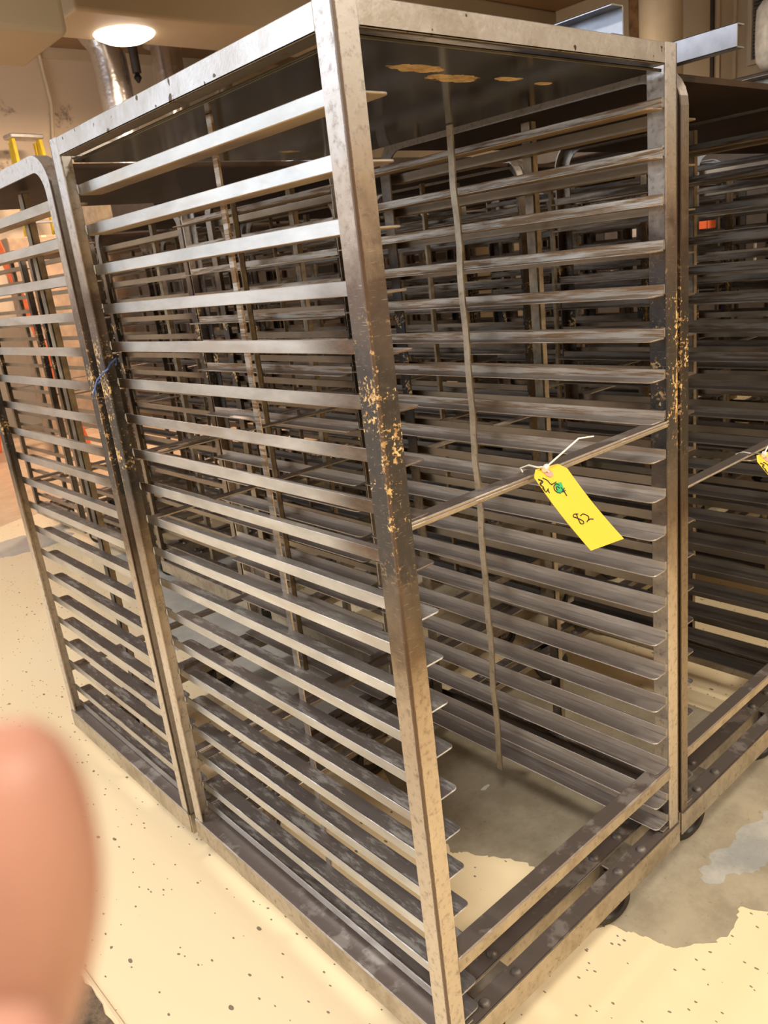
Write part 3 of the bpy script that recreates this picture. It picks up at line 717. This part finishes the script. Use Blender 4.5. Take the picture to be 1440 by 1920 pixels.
q = ay(404, 70, 9.3); pipe('duct', [(q.x, 9.3, HC - .01), (q.x, 9.3, HOODTOP)], .13, 'narrow silver duct beside the dark hanging sprinkler, farthest right')
def drop(u, v0, v1, Y, label):
    t = ay(u, v0, Y); e = empty('drop_hanger', (t.x, Y, t.z), label, 'hanger', 'dark hangers below the soffit'); ln = t.z - ay(u, v1, Y).z
    MB().ring([(0, 0, -ln * .72), (0, 0, 0)], .05, 10).build('sleeve', 'dark_panel', e, smooth=True)
    MB().ring([(.0, 0, -ln), (0, 0, -ln * .86), (0, 0, -ln * .72)], [.012, .045, .02], 10).build('tip', 'black_iron', e, smooth=True)
    MB().ring([(0, 0, 0), (0, 0, HC - t.z - .002)], .012, 8).build('rod', 'black_iron', e)
drop(248, 88, 155, 8.4, 'dark hanging nozzle between the lamp and the wall')
drop(360, 45, 90, 8.4, 'dark hanging nozzle right of the lamp')
# conduit on the back wall
c0, c1, c2_, = ay(68, 80, WY1 - .06), ay(97, 195, WY1 - .06), ay(100, 260, WY1 - .06)
tag(MB().ring([c0, c1, c2_, Vector((c2_.x, WY1 - .06, 1.0))], .022, 8).build('conduit', 'trim_cream', None, smooth=True), 'thin conduit running down the smudged back wall', 'conduit')
# boxed soffits / hood bodies hanging from the ceiling
def soffit(n, P, depth, mat='soffit_tan'):
    m = MB(); m.prism(P, depth); o = m.build(n, mat, None, .05, seg=3); return struct(o)
Y1 = 5.2
A_, B_, C_, D_ = ay(-60, 48, Y1), ay(128, 53, Y1), ay(122, -40, Y1), ay(-60, -40, Y1)
zb = A_.z; 
struct(MB().box(A_.x - 1.5, B_.x, Y1, Y1 + .9, zb, HC).build('trim_12', 'soffit_tan', None, .04, seg=3))
B2 = ay(455, 48, 6.6); B1 = ay(140, 18, 6.6)
struct(MB().box(B1.x, B2.x + 6, 6.6, 7.4, B2.z - .02, HC).build('trim_13', 'soffit_tan', None, .03, seg=3))
# oven hood seen below the rack tops
h0, h1 = ay(150, 388, 8.9), ay(335, 408, 8.9)
hd_ = empty('oven_hood', (0, 0, 0), 'low grey oven hood by the back wall, visible under the rack tops', 'hood')
MB().box(h0.x + .25, h1.x + 1.6, 8.3, 9.7, h1.z + .02, h0.z + .12).build('canopy', 'aluminium', hd_, .02)
MB().box(h0.x + .35, h1.x + 1.5, 9.2, 9.7, 0, h1.z + .02).build('body', 'cardboard', hd_, .02)

# ------------------------------------------------------------------ stepladders
def ladder(x, y, h, w, mat, label, rz=0, rake=.28):
    e = empty('stepladder', (x, y, 0), label, 'stepladder', rz=rz)
    for s in (-1, 1):
        MB().hexa([(s * w / 2 - .02, -h * rake, 0), (s * w / 2 + .02, -h * rake, 0), (s * w / 2 + .02, -h * rake + .075, 0), (s * w / 2 - .02, -h * rake + .075, 0),
                   (s * w * .33 - .02, -.04, h), (s * w * .33 + .02, -.04, h), (s * w * .33 + .02, .035, h), (s * w * .33 - .02, .035, h)]).x if False else None
        m = MB(); m.hexa([(s * w / 2 - .02, -h * rake, 0), (s * w / 2 + .02, -h * rake, 0), (s * w / 2 + .02, -h * rake + .075, 0), (s * w / 2 - .02, -h * rake + .075, 0),
                          (s * w * .33 - .02, -.06, h), (s * w * .33 + .02, -.06, h), (s * w * .33 + .02, .015, h), (s * w * .33 - .02, .015, h)]); m.build('front_rail', mat, e, .004)
        m = MB(); m.hexa([(s * w / 2 - .015, h * rake * .8, 0), (s * w / 2 + .015, h * rake * .8, 0), (s * w / 2 + .015, h * rake * .8 + .05, 0), (s * w / 2 - .015, h * rake * .8 + .05, 0),
                          (s * w * .30 - .015, .03, h - .03), (s * w * .30 + .015, .03, h - .03), (s * w * .30 + .015, .08, h - .03), (s * w * .30 - .015, .08, h - .03)]); m.build('rear_rail', mat, e, .004)
    n = int(h / .30)
    for k in range(1, n):
        z = k * .30; f = z / h; ww = w / 2 + (w * .33 - w / 2) * f; y0 = -h * rake * (1 - f) - .05 * f
        MB().box(-ww, ww, y0, y0 + .08, z - .015, z + .012).build('step', 'aluminium', e, .003)
    MB().box(-w * .40, w * .40, -.09, .11, h, h + .05).build('top_cap', 'aluminium', e, .01)
    return e
t = ay(45, 258, 9.45); ladder(t.x, 9.45, t.z - .02, .50, 'ladder_yellow', 'tall yellow stepladder, only its top showing above the racks at left', .15, .10)
t = ay(-2, 420, 7.9)
ladder(t.x - .12, 7.9, t.z, .7, 'ladder_orange', 'orange stepladder seen through the racks at the left edge', 1.25, .22)
# cartons stacked near the back wall
for (u, v, Y, w, d_, h, lab) in ((75, 455, 8.85, .8, .3, 2.2, 'tall brown carton in front of the yellow stepladder'),):
    q = ay(u, v, Y); e = empty('carton', (q.x, Y, 0), lab, 'box'); MB().box(-w / 2, w / 2, -d_ / 2, d_ / 2, 0, h).build('body', 'cardboard', e, .01); MB().box(-.03, .03, -d_ / 2 - .002, d_ / 2 + .002, h - .02, h + .002).build('tape', 'trim_cream', e)
# unseen tall dark ovens, added to turn the gaps between racks black
def oven(x, y, w, rz, label):
    e = empty('added_oven', (x, y, 0), label, 'oven', 'unseen dark ovens added behind the racks', rz)      # front faces -y in its own frame
    MB().box(-w / 2, w / 2, 0, 1.0, 0, 2.7).build('body', 'dark_panel', e, .02)
    MB().box(-w / 2 + .12, w / 2 - .25, -.05, 0, .10, 2.2).build('door', 'dark_panel', e, .01)
    d = MB().box(-w / 2 + .30, w / 2 - .45, -.056, -.05, .9, 1.9).build('door_window', 'black_iron', e)
    MB().ring([(w / 2 - .32, -.05, 1.0), (w / 2 - .32, -.12, 1.02), (w / 2 - .32, -.12, 1.38), (w / 2 - .32, -.05, 1.4)], .015, 8).build('handle', 'aluminium', e, smooth=True)
    MB().box(w / 2 - .20, w / 2 - .05, -.012, 0, 1.2, 1.7).build('control_panel', 'aluminium', e, .004)
    MB().box(-w / 2, w / 2, -.25, 0, 2.32, 2.7).build('canopy', 'dark_panel', e, .01)
for k, wy in enumerate(('nearest the front row', 'second along the right side', 'third along the right side', 'fourth along the right side')):
    oven(7.3, .1 + 1.55 * k, 1.5, -math.pi / 2, 'unseen dark oven facing the racks, added to blacken the gaps, ' + wy)
for k, wy in enumerate(('left one', 'middle one', 'right one')):
    oven(4.15 + 1.55 * k, 7.2, 1.5, 0, 'unseen dark oven behind the last rack row, added to blacken the gaps, ' + wy)
# orange box hung on an added oven's canopy, glimpsed between the runners
q = atx(1312, 426, 7.22); e = empty('wall_mounted_box', (7.248, q.y, q.z), 'small orange box glimpsed between the runners on the right', 'box')
MB().box(-.13, 0, -.16, .10, -.10, .10).build('body', 'ladder_orange', e, .01); MB().box(-.14, -.13, -.13, .07, -.07, .07).build('lid', 'ladder_orange', e, .004)

# ------------------------------------------------------------------ the photographer's hand close to the lens
def skin_mesh(name, chains, mat, parent=None, sub=2):
    """chains: list of (points, radii); the first point of a later chain may repeat an index of the first"""
    vs = []; es = []; rs = []
    for pts, rad, root in chains:
        prev = root
        for p, r in zip(pts, rad):
            vs.append(tuple(p)); rs.append(r); i = len(vs) - 1
            if prev is not None: es.append((prev, i))
            prev = i
    me = bpy.data.meshes.new(name); me.from_pydata(vs, es, []); o = bpy.data.objects.new(name, me); COL.objects.link(o)
    o.modifiers.new('skin', 'SKIN')
    bpy.context.view_layer.objects.active = o
    sv = me.skin_vertices[0].data if me.skin_vertices else None
    if sv is None:
        bm = bmesh.new(); bm.from_mesh(me); bm.verts.layers.skin.verify(); bm.to_mesh(me); bm.free(); sv = me.skin_vertices[0].data
    for i, r in enumerate(rs): sv[i].radius = r if isinstance(r, tuple) else (r, r); sv[i].use_root = (i == 0)
    s = o.modifiers.new('sub', 'SUBSURF'); s.levels = sub; s.render_levels = sub
    dg = bpy.context.evaluated_depsgraph_get(); me2 = bpy.data.meshes.new_from_object(o.evaluated_get(dg))
    bpy.data.objects.remove(o)
    for p in me2.polygons: p.use_smooth = True
    me2.materials.clear(); me2.materials.append(MAT[mat]); n = bpy.data.objects.new(name, me2); COL.objects.link(n)
    if parent: n.parent = parent
    return n
K = .072
P_ = lambda u, v, d: at(u, v, d)
hand = [
 ([P_(-900, 3300, .15), P_(-760, 2900, .125), P_(-600, 2560, .108)], [(.030, .024), (.028, .019), (.038, .016)], None),         # wrist, palm heel, palm
 # index: comes up and bends over beside the lens
 ([P_(-330, 2300, .090), P_(-120, 2130, .078), P_(-30, 1960, .073), P_(18, 1810, .072), P_(28, 1640, .070), P_(-30, 1475, .069), P_(-95, 1390, .069)], [.0105, .0092, .0080, .0081, .0086, .0088, .0060], 2),
 ([P_(-620, 2150, .096), P_(-560, 1850, .086), P_(-520, 1620, .080), P_(-540, 1430, .078), P_(-590, 1330, .078)], [.0105, .0092, .0085, .0078, .005], 2),
 ([P_(-850, 2180, .104), P_(-850, 1880, .094), P_(-850, 1660, .088), P_(-880, 1480, .086), P_(-920, 1390, .086)], [.0102, .009, .0083, .0076, .005], 2),
 ([P_(-1060, 2300, .112), P_(-1100, 2040, .102), P_(-1110, 1870, .097), P_(-1140, 1740, .095), P_(-1170, 1680, .095)], [.009, .0078, .0072, .0066, .0045], 2),
 ([P_(-400, 2780, .112), P_(-180, 2640, .100), P_(-40, 2330, .076), P_(-35, 2060, .066), P_(-25, 1880, .063)], [.013, .011, .0085, .0078, .0058], 1),
]
hr = empty('hand', tuple(P_(-600, 2560, .108)), "blurred fingers of the photographer's hand in the lower left corner", 'hand')
ho = skin_mesh('palm_and_fingers', hand, 'skin')
ho.data.transform(Matrix.Translation(-hr.location)); ho.parent = hr
fa = MB(); s0, s1 = P_(-930, 3400, .155) - hr.location, P_(-1500, 5600, .40) - hr.location
fa.ring([s0, s0.lerp(s1, .5), s1], [.034, .042, .05], 20); fa.build('sleeve', 'sleeve', hr, smooth=True)

# ------------------------------------------------------------------ world and view
w = bpy.data.worlds.new('world'); SC.world = w; w.use_nodes = True
w.node_tree.nodes['Background'].inputs['Color'].default_value = (1.0, .9, .78, 1); w.node_tree.nodes['Background'].inputs['Strength'].default_value = .05
SC.view_settings.view_transform = 'Standard'; SC.view_settings.look = 'None'; SC.view_settings.gamma = 1; SC.view_settings.use_curve_mapping = False
SC.view_settings.exposure = 0.26
SC.cycles.use_denoising = True
SC.cycles.max_bounces = 6; SC.cycles.diffuse_bounces = 3; SC.cycles.glossy_bounces = 4
SC.cycles.sample_clamp_indirect = 6
